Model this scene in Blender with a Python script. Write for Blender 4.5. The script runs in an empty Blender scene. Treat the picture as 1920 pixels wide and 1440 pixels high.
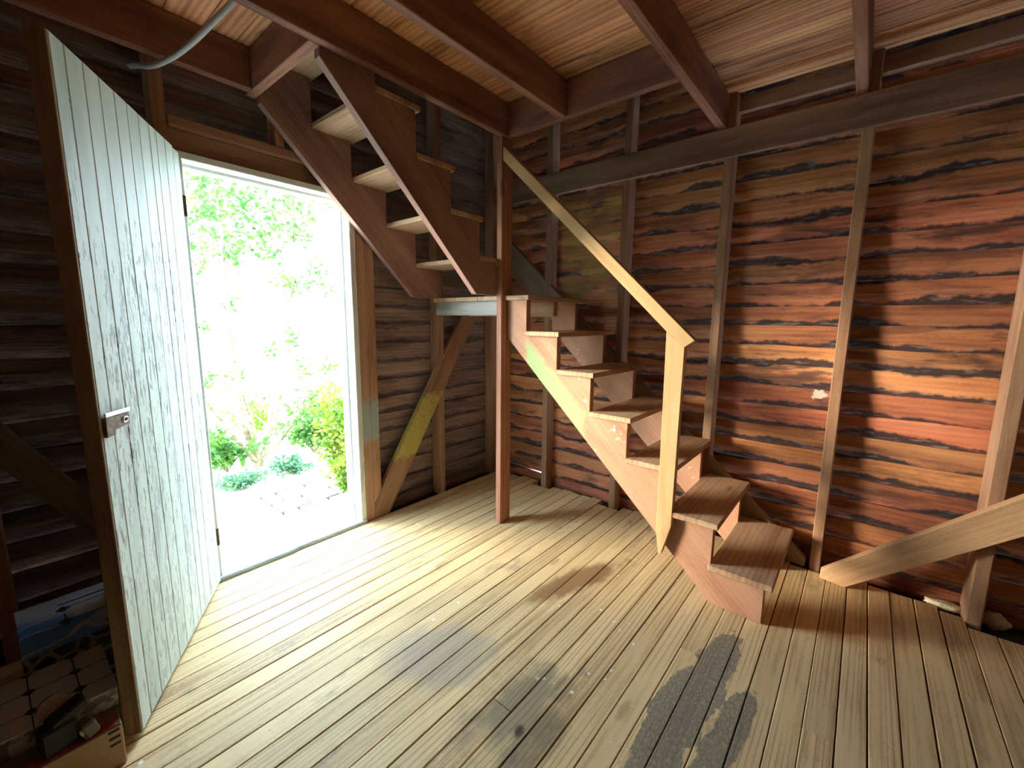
import bpy, bmesh, math, random
from mathutils import Vector, Matrix, noise as mnoise

random.seed(7)
scene = bpy.context.scene
COL = scene.collection

# ---------------------------------------------------------------- camera
CAM = Vector((0.0, 0.0, 1.35))
yaw, pit, rol = math.radians(39.589), math.radians(8.483), math.radians(0.549)
fwd = Vector((-math.sin(yaw) * math.cos(pit), math.cos(yaw) * math.cos(pit), -math.sin(pit)))
rgt = Vector((math.cos(yaw), math.sin(yaw), 0.0))
upv = rgt.cross(fwd)
r2 = math.cos(rol) * rgt + math.sin(rol) * upv
u2 = -math.sin(rol) * rgt + math.cos(rol) * upv
cam_data = bpy.data.cameras.new('camera')
cam_data.sensor_fit = 'HORIZONTAL'
cam_data.sensor_width = 36.0
cam_data.lens = 796.0 / 1920.0 * 36.0
cam_data.clip_start = 0.02
cam = bpy.data.objects.new('camera', cam_data)
cam.matrix_world = Matrix(((r2.x, u2.x, -fwd.x, CAM.x), (r2.y, u2.y, -fwd.y, CAM.y), (r2.z, u2.z, -fwd.z, CAM.z), (0, 0, 0, 1)))
COL.objects.link(cam)
scene.camera = cam

# ---------------------------------------------------------------- world, sun, exposure
SKY_STRENGTH = 11.0
SUN_STRENGTH = 6.0
world = bpy.data.worlds.new('overcast_sky')
scene.world = world
world.use_nodes = True
wnt = world.node_tree
wnt.nodes.clear()
wo = wnt.nodes.new('ShaderNodeOutputWorld')
wb = wnt.nodes.new('ShaderNodeBackground')
wb.inputs['Color'].default_value = (0.66, 0.84, 1.0, 1)
wb.inputs['Strength'].default_value = SKY_STRENGTH
wnt.links.new(wb.outputs[0], wo.inputs[0])

sun_data = bpy.data.lights.new('hazy_sun_offscreen', 'SUN')
sun_data.energy = SUN_STRENGTH
sun_data.color = (1.0, 0.84, 0.60)
sun_data.angle = math.radians(18)
sun = bpy.data.objects.new('hazy_sun_offscreen', sun_data)
sun_el = math.radians(8)
sd = Vector((0.82 * math.cos(sun_el), 0.57 * math.cos(sun_el), -math.sin(sun_el)))
sun.rotation_euler = sd.to_track_quat('-Z', 'Y').to_euler()
sun.location = (-8, -5, 4)
COL.objects.link(sun)

YB = -1.5                     # wall behind the camera

vs = scene.view_settings
vs.view_transform = 'Standard'
vs.look = 'None'
vs.exposure = 1.0
vs.gamma = 1.0
vs.use_curve_mapping = False

# ---------------------------------------------------------------- node helpers
class NT:
    def __init__(self, name):
        self.m = bpy.data.materials.new(name)
        self.m.use_nodes = True
        self.t = self.m.node_tree
        self.t.nodes.clear()
        self.out = self.t.nodes.new('ShaderNodeOutputMaterial')
        self.bsdf = self.t.nodes.new('ShaderNodeBsdfPrincipled')
        self.t.links.new(self.bsdf.outputs[0], self.out.inputs[0])
    def n(self, typ, **kw):
        nd = self.t.nodes.new(typ)
        for k, v in kw.items():
            setattr(nd, k, v)
        return nd
    def put(self, sock, v):
        if isinstance(v, bpy.types.NodeSocket):
            self.t.links.new(v, sock)
        elif v is not None:
            if isinstance(v, (tuple, list)) and len(v) == 3 and sock.type == 'RGBA':
                v = (*v, 1)
            sock.default_value = v
    def math(self, op, a, b=None, c=None, clamp=False):
        nd = self.n('ShaderNodeMath', operation=op, use_clamp=clamp)
        self.put(nd.inputs[0], a)
        if b is not None: self.put(nd.inputs[1], b)
        if c is not None: self.put(nd.inputs[2], c)
        return nd.outputs[0]
    def vmath(self, op, a, b=None):
        nd = self.n('ShaderNodeVectorMath', operation=op)
        self.put(nd.inputs[0], a)
        if b is not None: self.put(nd.inputs[1], b)
        return nd.outputs[0]
    def mix(self, f, a, b, mode='MIX'):
        nd = self.n('ShaderNodeMix', data_type='RGBA', blend_type=mode)
        self.put(nd.inputs[0], f); self.put(nd.inputs[6], a); self.put(nd.inputs[7], b)
        return nd.outputs[2]
    def noise(self, vec, scale=1.0, detail=3.0, rough=0.55, dist=0.0):
        nd = self.n('ShaderNodeTexNoise')
        self.put(nd.inputs['Vector'], vec)
        nd.inputs['Scale'].default_value = scale
        nd.inputs['Detail'].default_value = detail
        nd.inputs['Roughness'].default_value = rough
        nd.inputs['Distortion'].default_value = dist
        return nd.outputs[0]
    def ss(self, v, a, b):
        nd = self.n('ShaderNodeMapRange', interpolation_type='SMOOTHSTEP')
        self.put(nd.inputs[0], v)
        nd.inputs[1].default_value = a; nd.inputs[2].default_value = b
        nd.inputs[3].default_value = 0.0; nd.inputs[4].default_value = 1.0
        return nd.outputs[0]
    def xyz(self, v):
        nd = self.n('ShaderNodeSeparateXYZ'); self.put(nd.inputs[0], v)
        return nd.outputs
    def objc(self):
        return self.n('ShaderNodeTexCoord').outputs['Object']
    def pos(self):
        return self.n('ShaderNodeNewGeometry').outputs['Position']
    def rnd(self):
        return self.n('ShaderNodeObjectInfo').outputs['Random']
    def finish(self, col, rough=0.8, bump=None, bstr=0.3, bdist=0.004, spec=0.3):
        self.put(self.bsdf.inputs['Base Color'], col)
        self.put(self.bsdf.inputs['Roughness'], rough)
        self.bsdf.inputs['Specular IOR Level'].default_value = spec
        if bump is not None:
            b = self.n('ShaderNodeBump')
            b.inputs['Strength'].default_value = bstr
            b.inputs['Distance'].default_value = bdist
            self.put(b.inputs['Height'], bump)
            self.put(self.bsdf.inputs['Normal'], b.outputs[0])
        return self.m

def wood(name, light, mid, dark, stain=(0.03, 0.025, 0.03), stain_amt=0.3, stain_lo=0.55, stain_hi=0.70, ring=0.25,
         jitter=0.3, rough=0.8, knots=0.0, bstr=0.3, extra=None, huejit=0.0, fine=1.0, lines=0.0):
    """procedural plank: the grain runs along the piece's own X axis"""
    g = NT(name)
    r = g.rnd()
    oc = g.objc()
    off = g.n('ShaderNodeCombineXYZ')
    g.put(off.inputs[0], g.math('MULTIPLY', r, 13.7)); g.put(off.inputs[1], g.math('MULTIPLY', r, 7.31)); g.put(off.inputs[2], g.math('MULTIPLY', r, 29.3))
    v = g.vmath('ADD', oc, off.outputs[0])
    broad = g.noise(g.vmath('MULTIPLY', v, (1.3, 9.0, 9.0)), 1.0, 4.0)
    finen = g.noise(g.vmath('MULTIPLY', v, (6.0, 110.0, 110.0)), 1.0, 4.0, 0.6)
    speck = g.noise(g.vmath('MULTIPLY', v, (110.0, 170.0, 170.0)), 1.0, 2.0, 0.5)
    wv = g.n('ShaderNodeTexWave', wave_type='BANDS', bands_direction='Y')
    g.put(wv.inputs['Vector'], g.vmath('MULTIPLY', v, (0.55, 11.0, 11.0)))
    wv.inputs['Scale'].default_value = 1.0; wv.inputs['Distortion'].default_value = 9.0
    wv.inputs['Detail'].default_value = 2.0; wv.inputs['Detail Scale'].default_value = 0.7
    wave = wv.outputs['Fac']
    a = g.math('MULTIPLY_ADD', g.math('SUBTRACT', finen, 0.5), 0.34 * fine, broad)
    a = g.math('MULTIPLY_ADD', g.math('SUBTRACT', speck, 0.5), 0.22, a)
    a = g.math('MULTIPLY_ADD', g.math('SUBTRACT', wave, 0.5), ring, a)
    cr = g.n('ShaderNodeValToRGB')
    g.put(cr.inputs[0], a)
    e = cr.color_ramp.elements
    e[0].position = 0.22; e[0].color = (*dark, 1)
    e[1].position = 0.78; e[1].color = (*light, 1)
    m = e.new(0.48); m.color = (*mid, 1)
    col = cr.outputs[0]
    if lines > 0:
        w2 = g.n('ShaderNodeTexWave', wave_type='BANDS', bands_direction='Y')
        g.put(w2.inputs['Vector'], g.vmath('MULTIPLY', v, (0.9, 16.0, 16.0)))
        w2.inputs['Scale'].default_value = 1.15; w2.inputs['Distortion'].default_value = 17.0
        w2.inputs['Detail'].default_value = 1.5; w2.inputs['Detail Scale'].default_value = 0.5
        zn = g.ss(g.noise(g.vmath('MULTIPLY', v, (1.1, 5.0, 5.0)), 1.0, 2.0), 0.42, 0.56)
        col = g.mix(g.math('MULTIPLY', g.math('MULTIPLY', g.ss(w2.outputs['Fac'], 0.72, 0.97), zn), lines), col, dark)
    hs = g.n('ShaderNodeHueSaturation')
    g.put(hs.inputs['Hue'], g.math('MULTIPLY_ADD', g.math('FRACT', g.math('MULTIPLY', r, 17.0)), huejit, 0.5 - huejit / 2))
    g.put(hs.inputs['Value'], g.math('MULTIPLY_ADD', g.math('FRACT', g.math('MULTIPLY', r, 91.0)), jitter, 1.0 - jitter / 2))
    g.put(hs.inputs['Color'], col)
    col = hs.outputs[0]
    st = g.noise(g.vmath('ADD', g.vmath('MULTIPLY', v, (1.6, 8.0, 8.0)), (31.0, 5.0, 9.0)), 1.0, 6.0, 0.62, 0.4)
    col = g.mix(g.math('MULTIPLY', g.ss(st, stain_lo, stain_hi), stain_amt), col, stain)
    if knots > 0:
        vo = g.n('ShaderNodeTexVoronoi')
        g.put(vo.inputs['Vector'], g.vmath('MULTIPLY', v, (1.6, 5.0, 5.0)))
        vo.inputs['Scale'].default_value = 1.0
        kn = g.math('SUBTRACT', 1.0, g.ss(vo.outputs['Distance'], 0.05, 0.11))
        col = g.mix(g.math('MULTIPLY', kn, knots), col, (dark[0] * 0.5, dark[1] * 0.45, dark[2] * 0.45))
    if extra:
        col = extra(g, col, v)
    h = g.math('ADD', finen, g.math('MULTIPLY', broad, 0.5))
    return g.finish(col, rough, h, bstr)

def flat(name, col, rough=0.6, metal=0.0, nscale=None, namt=0.3):
    g = NT(name)
    c = col
    if nscale:
        nz = g.noise(g.objc(), nscale, 4.0)
        c = g.mix(g.ss(nz, 0.35, 0.7), tuple(x * (1 - namt) for x in col), tuple(min(1, x * (1 + namt * 0.5)) for x in col))
    g.bsdf.inputs['Metallic'].default_value = metal
    return g.finish(c, rough)

# ---------------------------------------------------------------- geometry helpers
def new_obj(name, me, mat, parent=None, mw=None):
    o = bpy.data.objects.new(name, me)
    if mat is not None:
        me.materials.clear()
        me.materials.append(mat)
    COL.objects.link(o)
    if mw is not None:
        o.matrix_world = mw
    if parent is not None:
        o.parent = parent
        o.matrix_parent_inverse = PINV[parent.name]
    PINV[o.name] = (mw if mw is not None else Matrix.Identity(4)).inverted()
    return o

PINV = {}

def tag(o, label=None, cat=None, group=None, kind=None):
    if label: o['label'] = label
    if cat: o['category'] = cat
    if group: o['group'] = group
    if kind: o['kind'] = kind
    return o

def empty(name, loc=(0, 0, 0), label=None, cat=None, group=None, kind=None):
    o = bpy.data.objects.new(name, None)
    o.empty_display_size = 0.1
    COL.objects.link(o)
    mw = Matrix.Translation(Vector(loc))
    o.matrix_world = mw
    PINV[o.name] = mw.inverted()
    return tag(o, label, cat, group, kind)

def bm_mesh(bm, name):
    me = bpy.data.meshes.new(name)
    bmesh.ops.recalc_face_normals(bm, faces=bm.faces)
    bm.to_mesh(me)
    bm.free()
    return me

def box_bm(sx, sy, sz, bev=0.003, bm=None, center=(0, 0, 0)):
    bm = bm or bmesh.new()
    r = bmesh.ops.create_cube(bm, size=1.0)
    bmesh.ops.scale(bm, vec=(sx, sy, sz), verts=r['verts'])
    bmesh.ops.translate(bm, vec=center, verts=r['verts'])
    if bev > 0:
        es = list({e for v in r['verts'] for e in v.link_edges})
        bmesh.ops.bevel(bm, geom=es, offset=bev, segments=1, affect='EDGES', profile=0.5)
    return bm

def frame(X, Z, o):
    X = Vector(X).normalized(); Z = Vector(Z)
    Z = (Z - X * Z.dot(X)).normalized()
    Y = Z.cross(X)
    return Matrix(((X.x, Y.x, Z.x, o[0]), (X.y, Y.y, Z.y, o[1]), (X.z, Y.z, Z.z, o[2]), (0, 0, 0, 1)))

def board(name, p0, p1, w, t, normal, mat, parent=None, bev=0.003):
    """plank from p0 to p1 (centre line), width w across, thickness t along normal"""
    p0 = Vector(p0); p1 = Vector(p1)
    L = (p1 - p0).length
    me = bm_mesh(box_bm(L, w, t, bev), name)
    return new_obj(name, me, mat, parent, frame(p1 - p0, normal, (p0 + p1) / 2))

def abox(name, x0, x1, y0, y1, z0, z1, mat, parent=None, bev=0.003, grain=None):
    """axis-aligned timber; its grain (local X) follows the longest side"""
    d = (x1 - x0, y1 - y0, z1 - z0)
    c = ((x0 + x1) / 2, (y0 + y1) / 2, (z0 + z1) / 2)
    g = grain if grain is not None else d.index(max(d))
    if g == 0:
        mw = frame((1, 0, 0), (0, 0, 1), c); s = (d[0], d[1], d[2])
    elif g == 1:
        mw = frame((0, 1, 0), (0, 0, 1), c); s = (d[1], d[0], d[2])
    else:
        mw = frame((0, 0, 1), (1, 0, 0), c); s = (d[2], d[1], d[0])
    return new_obj(name, bm_mesh(box_bm(*s, bev), name), mat, parent, mw)

def prism(name, pts, A, B, O, t, mat, parent=None, gdir=(1, 0), bev=0.003):
    """extrude a 2-D outline (a,b) in plane O + a*A + b*B by t along A x B; grain along gdir"""
    A = Vector(A); B = Vector(B); N = A.cross(B)
    g = Vector(gdir).normalized()
    X = A * g.x + B * g.y
    cx = sum(p[0] for p in pts) / len(pts); cy = sum(p[1] for p in pts) / len(pts)
    org = Vector(O) + A * cx + B * cy
    mw = frame(X, N, org)
    bm = bmesh.new()
    lo, hi = [], []
    for a, b in pts:
        da, db = a - cx, b - cy
        u = da * g.x + db * g.y
        v = -da * g.y + db * g.x
        lo.append(bm.verts.new((u, v, 0))); hi.append(bm.verts.new((u, v, t)))
    bm.faces.new(lo); bm.faces.new(hi[::-1])
    n = len(pts)
    for i in range(n):
        j = (i + 1) % n
        bm.faces.new((lo[i], hi[i], hi[j], lo[j]))
    bmesh.ops.recalc_face_normals(bm, faces=bm.faces)
    if bev > 0:
        bmesh.ops.bevel(bm, geom=list(bm.edges), offset=bev, segments=1, affect='EDGES', profile=0.5)
    return new_obj(name, bm_mesh(bm, name), mat, parent, mw)

def tube_bm(pts, radii, seg=8, bm=None):
    bm = bm or bmesh.new()
    rings = []
    pts = [Vector(p) for p in pts]
    ref = Vector((0.3, 0.2, 1)).normalized()
    for i, p in enumerate(pts):
        d = (pts[min(i + 1, len(pts) - 1)] - pts[max(i - 1, 0)]).normalized()
        a = d.cross(ref)
        if a.length < 1e-3: a = d.cross(Vector((1, 0, 0)))
        a.normalize(); b = d.cross(a)
        rings.append([bm.verts.new(p + (a * math.cos(2 * math.pi * k / seg) + b * math.sin(2 * math.pi * k / seg)) * radii[i]) for k in range(seg)])
    for r0, r1 in zip(rings, rings[1:]):
        for k in range(seg):
            bm.faces.new((r0[k], r0[(k + 1) % seg], r1[(k + 1) % seg], r1[k]))
    bm.faces.new(rings[0][::-1]); bm.faces.new(rings[-1])
    return bm

def smooth(o):
    for p in o.data.polygons: p.use_smooth = True
    return o

# ---------------------------------------------------------------- materials
def paint_box(g, col, paint, terms, edge_noise_scale=25.0, wob=0.03, soft=0.03, amt=0.9):
    """a worn painted patch: terms are (socket, lo, hi) limits in place coordinates"""
    p = g.pos()
    nz = g.noise(p, edge_noise_scale, 4.0)
    m = None
    for s, lo, hi in terms(g, p):
        w = g.math('MULTIPLY_ADD', g.math('SUBTRACT', nz, 0.5), wob * 4, s)
        k = g.math('MULTIPLY', g.ss(w, lo - soft, lo + soft), g.math('SUBTRACT', 1.0, g.ss(w, hi - soft, hi + soft)))
        m = k if m is None else g.math('MULTIPLY', m, k)
    wear = g.ss(g.noise(p, 60.0, 3.0), 0.28, 0.45)
    return g.mix(g.math('MULTIPLY', g.math('MULTIPLY', m, amt), wear), col, paint)

M = {}
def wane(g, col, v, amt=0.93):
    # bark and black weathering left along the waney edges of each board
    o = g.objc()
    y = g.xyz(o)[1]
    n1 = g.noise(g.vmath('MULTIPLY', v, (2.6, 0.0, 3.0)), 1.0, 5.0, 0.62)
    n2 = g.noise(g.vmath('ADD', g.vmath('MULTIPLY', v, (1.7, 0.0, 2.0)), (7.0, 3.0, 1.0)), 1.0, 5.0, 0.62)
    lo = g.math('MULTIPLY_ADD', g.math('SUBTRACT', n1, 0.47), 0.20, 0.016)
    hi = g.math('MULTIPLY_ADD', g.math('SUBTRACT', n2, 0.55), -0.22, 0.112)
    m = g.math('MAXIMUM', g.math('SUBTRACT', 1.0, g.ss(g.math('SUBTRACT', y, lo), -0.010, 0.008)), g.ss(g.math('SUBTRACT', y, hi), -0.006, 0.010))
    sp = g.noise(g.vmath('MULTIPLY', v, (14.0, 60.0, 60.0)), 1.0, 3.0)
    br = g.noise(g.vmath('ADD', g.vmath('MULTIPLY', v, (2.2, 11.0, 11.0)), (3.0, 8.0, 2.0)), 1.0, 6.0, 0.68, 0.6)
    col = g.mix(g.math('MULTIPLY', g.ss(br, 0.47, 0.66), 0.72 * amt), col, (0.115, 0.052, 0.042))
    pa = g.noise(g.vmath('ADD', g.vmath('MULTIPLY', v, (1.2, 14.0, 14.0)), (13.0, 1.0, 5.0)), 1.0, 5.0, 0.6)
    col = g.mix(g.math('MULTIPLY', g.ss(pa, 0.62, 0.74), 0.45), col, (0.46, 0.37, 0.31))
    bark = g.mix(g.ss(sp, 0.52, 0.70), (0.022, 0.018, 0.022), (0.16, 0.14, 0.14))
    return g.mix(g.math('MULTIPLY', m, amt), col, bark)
def right_marks(g, col, v):
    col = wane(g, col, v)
    p = g.pos(); s = g.xyz(p)
    n = g.noise(p, 6.0, 4.0)
    # old yellow-green wash in the bay beside the landing
    m = g.math('MULTIPLY', g.math('MULTIPLY', g.ss(s[0], -1.93, -1.80), g.math('SUBTRACT', 1.0, g.ss(s[0], -1.36, -1.27))), g.math('MULTIPLY', g.ss(s[2], 1.35, 1.7), g.math('SUBTRACT', 1.0, g.ss(s[2], 2.15, 2.3))))
    col = g.mix(g.math('MULTIPLY', m, g.math('MULTIPLY', g.ss(n, 0.35, 0.6), 0.7)), col, (0.36, 0.27, 0.06))
    # scraped pale patch
    nd = g.n('ShaderNodeVectorMath', operation='LENGTH'); g.put(nd.inputs[0], g.vmath('MULTIPLY', g.vmath('SUBTRACT', p, (-0.165, 2.85, 0.965)), (1.0, 0.0, 1.3)))
    dd_ = g.math('MULTIPLY_ADD', g.math('SUBTRACT', g.noise(p, 40.0, 3.0), 0.5), 0.10, nd.outputs['Value'])
    return g.mix(g.math('SUBTRACT', 1.0, g.ss(dd_, 0.028, 0.040)), col, (0.66, 0.62, 0.54))
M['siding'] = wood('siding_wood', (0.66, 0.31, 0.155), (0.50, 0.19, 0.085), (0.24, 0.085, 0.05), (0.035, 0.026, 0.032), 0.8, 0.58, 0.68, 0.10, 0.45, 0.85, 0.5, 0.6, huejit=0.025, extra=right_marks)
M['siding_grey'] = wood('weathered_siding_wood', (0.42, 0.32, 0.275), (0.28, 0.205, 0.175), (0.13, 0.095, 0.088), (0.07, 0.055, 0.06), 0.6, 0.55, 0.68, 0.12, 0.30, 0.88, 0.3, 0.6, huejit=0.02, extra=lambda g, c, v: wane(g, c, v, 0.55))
M['stud'] = wood('stud_wood', (0.50, 0.32, 0.20), (0.36, 0.20, 0.12), (0.20, 0.10, 0.06), (0.10, 0.06, 0.05), 0.35, 0.55, 0.75, 0.08, 0.25, 0.85, 0.2)
def jamb_patch(g, col, v):
    return paint_box(g, col, (0.33, 0.47, 0.50), lambda g, p: [(g.xyz(p)[2], 0.56, 0.82), (g.xyz(p)[1], 1.40, 1.60)], amt=0.8)
M['door_stud'] = wood('door_stud_wood', (0.50, 0.32, 0.20), (0.36, 0.20, 0.12), (0.20, 0.10, 0.06), (0.10, 0.06, 0.05), 0.35, 0.55, 0.75, 0.08, 0.25, 0.85, 0.2, extra=jamb_patch)
def brace_patch(g, col, v):
    return paint_box(g, col, (0.52, 0.47, 0.13), lambda g, p: [(g.xyz(p)[2], 0.38, 0.80), (g.xyz(p)[1], 1.3, 2.4)], amt=0.9)
M['brace_left'] = wood('painted_brace_wood', (0.45, 0.29, 0.18), (0.33, 0.19, 0.12), (0.17, 0.09, 0.06), (0.10, 0.05, 0.04), 0.4, 0.55, 0.7, 0.08, 0.1, 0.85, 0.3, extra=brace_patch)
M['brace'] = wood('sawn_brace_wood', (0.62, 0.42, 0.24), (0.50, 0.31, 0.17), (0.30, 0.17, 0.09), (0.16, 0.09, 0.05), 0.4, 0.6, 0.8, 0.06, 0.1, 0.85, 0.7)
M['brace_old'] = wood('old_brace_wood', (0.42, 0.33, 0.22), (0.30, 0.22, 0.14), (0.15, 0.10, 0.07), (0.08, 0.06, 0.05), 0.4, 0.5, 0.75, 0.08, 0.1, 0.85, 0.3)
M['joist'] = wood('joist_wood', (0.40, 0.20, 0.125), (0.26, 0.118, 0.078), (0.12, 0.055, 0.043), (0.05, 0.03, 0.03), 0.5, 0.55, 0.72, 0.12, 0.2, 0.8, 0.3)
M['ledger'] = wood('ledger_wood', (0.40, 0.25, 0.16), (0.27, 0.155, 0.10), (0.13, 0.07, 0.05), (0.16, 0.12, 0.05), 0.5, 0.5, 0.75, 0.1, 0.1, 0.85, 0.2)
M['ceil'] = wood('ceiling_board_wood', (0.78, 0.43, 0.23), (0.60, 0.29, 0.14), (0.27, 0.11, 0.06), (0.05, 0.03, 0.025), 0.7, 0.55, 0.70, 0.2, 0.5, 0.8, 0.5, huejit=0.02)
def green_patch(g, col, v):
    def t(g, p):
        s = g.xyz(p)
        d = g.math('ADD', s[2], g.math('MULTIPLY', s[0], 0.951))
        return [(s[0], -1.60, -1.19), (d, -0.6, -0.285), (s[1], 1.9, 2.3)]
    col = paint_box(g, col, (0.30, 0.47, 0.20), t, 14.0, 0.02, 0.03, 0.92)
    p = g.pos()
    n1 = g.noise(p, 38.0, 3.0)
    n2 = g.noise(g.vmath('ADD', p, (4.0, 2.0, 1.0)), 5.0, 2.0)
    m = g.math('MULTIPLY', g.ss(n1, 0.63, 0.68), g.ss(n2, 0.52, 0.6))
    return g.mix(g.math('MULTIPLY', m, 0.8), col, (0.75, 0.70, 0.62))
M['stringer'] = wood('lower_stringer_wood', (0.54, 0.31, 0.19), (0.46, 0.235, 0.14), (0.32, 0.15, 0.09), (0.20, 0.09, 0.06), 0.3, 0.55, 0.75, 0.06, 0.08, 0.7, 0.25, extra=green_patch)
M['grey_wood'] = wood('greyed_wood', (0.46, 0.44, 0.40), (0.36, 0.34, 0.30), (0.18, 0.16, 0.14), (0.10, 0.08, 0.06), 0.4)
M['stringer_up'] = wood('upper_stringer_wood', (0.40, 0.25, 0.20), (0.29, 0.165, 0.13), (0.16, 0.085, 0.07), (0.10, 0.06, 0.05), 0.3, 0.55, 0.75, 0.08, 0.1, 0.8, 0.2)
M['tread'] = wood('tread_wood', (0.58, 0.41, 0.26), (0.46, 0.29, 0.17), (0.25, 0.13, 0.08), (0.13, 0.08, 0.06), 0.35, 0.58, 0.78, 0.12, 0.2, 0.65, 0.5)
M['pine'] = wood('new_pine', (0.66, 0.46, 0.24), (0.58, 0.375, 0.175), (0.45, 0.25, 0.10), (0.42, 0.20, 0.07), 0.3, 0.66, 0.8, 0.05, 0.08, 0.6, 0.7, 0.15)
M['post'] = wood('post_wood', (0.50, 0.26, 0.16), (0.38, 0.165, 0.095), (0.22, 0.085, 0.05), (0.10, 0.05, 0.04), 0.3, 0.58, 0.75, 0.18, 0.05, 0.7, 0.6)

def floor_marks(g, col, v):
    p = g.pos()
    s = g.xyz(p)
    x, y = s[0], s[1]
    warp = g.noise(p, 7.0, 5.0, 0.6)
    warp2 = g.noise(g.vmath('MULTIPLY', p, (22.0, 3.0, 1.0)), 1.0, 4.0, 0.6)
    def blob(cx, cy, rx, ry, rot, soft=0.12, w=0.9):
        dx = g.math('SUBTRACT', x, cx); dy = g.math('SUBTRACT', y, cy)
        c, sn = math.cos(rot), math.sin(rot)
        a = g.math('DIVIDE', g.math('ADD', g.math('MULTIPLY', dx, c), g.math('MULTIPLY', dy, sn)), rx)
        b = g.math('DIVIDE', g.math('SUBTRACT', g.math('MULTIPLY', dy, c), g.math('MULTIPLY', dx, sn)), ry)
        d = g.math('SQRT', g.math('ADD', g.math('MULTIPLY', a, a), g.math('MULTIPLY', b, b)))
        d = g.math('MULTIPLY_ADD', g.math('SUBTRACT', warp, 0.5), w * 1.4, d)
        d = g.math('MULTIPLY_ADD', g.math('SUBTRACT', warp2, 0.5), w * 0.9, d)
        return g.math('SUBTRACT', 1.0, g.ss(d, 1.0 - soft, 1.0 + soft))
    # grey spill, brown scorch, dark smudges
    grey = blob(-0.36, 1.42, 0.085, 0.46, -0.10, 0.05, 1.0)
    grey = g.math('MAXIMUM', grey, blob(-0.225, 1.38, 0.05, 0.30, -0.12, 0.05, 1.0))
    gsp = g.ss(g.noise(g.vmath('MULTIPLY', p, (160.0, 60.0, 1.0)), 1.0, 2.0), 0.30, 0.60)
    col = g.mix(g.math('MULTIPLY', grey, g.math('MULTIPLY_ADD', gsp, 0.30, 0.55)), col, (0.15, 0.145, 0.125))
    col = g.mix(g.math('MULTIPLY', blob(-1.04, 1.82, 0.075, 0.30, -0.32, 0.35), 0.85), col, (0.22, 0.105, 0.04))
    col = g.mix(g.math('MULTIPLY', blob(-0.80, 1.02, 0.14, 0.20, 0.3, 0.5, 1.3), 0.65), col, (0.10, 0.085, 0.075))
    col = g.mix(g.math('MULTIPLY', blob(-1.20, 1.02, 0.22, 0.16, 0.6, 0.3, 0.8), 0.5), col, (0.30, 0.26, 0.25))
    col = g.mix(g.math('MULTIPLY', blob(-0.755, 0.965, 0.016, 0.028, 0.2, 0.5, 1.2), 0.85), col, (0.02, 0.012, 0.01))
    sm = g.ss(g.noise(g.vmath('MULTIPLY', p, (6.0, 2.6, 1.0)), 1.0, 7.0, 0.74), 0.55, 0.70)
    col = g.mix(g.math('MULTIPLY', sm, 0.5), col, (0.14, 0.115, 0.09))
    ds = g.math('MULTIPLY', g.ss(g.noise(g.vmath('MULTIPLY', p, (130.0, 70.0, 1.0)), 1.0, 3.0, 0.6), 0.64, 0.70), g.ss(g.noise(p, 3.5, 4.0, 0.7), 0.47, 0.60))
    col = g.mix(g.math('MULTIPLY', ds, 0.7), col, (0.09, 0.07, 0.055))
    # paint specks
    vo = g.n('ShaderNodeTexVoronoi')
    g.put(vo.inputs['Vector'], p)
    vo.inputs['Scale'].default_value = 16.0
    spk = g.math('SUBTRACT', 1.0, g.ss(vo.outputs['Distance'], 0.10, 0.14))
    rare = g.ss(g.xyz(vo.outputs['Color'])[0], 0.60, 0.62)
    zone = g.ss(g.noise(p, 1.7, 2.0), 0.46, 0.56)
    spk = g.math('MULTIPLY', g.math('MULTIPLY', spk, rare), zone)
    spk = g.math('MULTIPLY', spk, g.math('SUBTRACT', 1.0, g.ss(x, -0.5, -0.1)))
    return g.mix(spk, col, (0.80, 0.78, 0.74))
M['floor'] = wood('floor_board_wood', (0.78, 0.60, 0.33), (0.70, 0.51, 0.26), (0.36, 0.23, 0.11), (0.13, 0.10, 0.075), 0.35, 0.62, 0.78, 0.10, 0.16, 0.55, 0.4, 0.25, floor_marks, fine=0.6, lines=0.65)
M['dark'] = flat('dark_earth', (0.03, 0.025, 0.022), 0.95)
M['plank_wall'] = wood('plain_wall_wood', (0.36, 0.22, 0.13), (0.27, 0.15, 0.085), (0.14, 0.07, 0.045), (0.08, 0.05, 0.04), 0.4, 0.5, 0.7, 0.15, 0.2)
M['roof'] = wood('roof_board_wood', (0.25, 0.15, 0.09), (0.18, 0.10, 0.06), (0.09, 0.05, 0.035))

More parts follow.
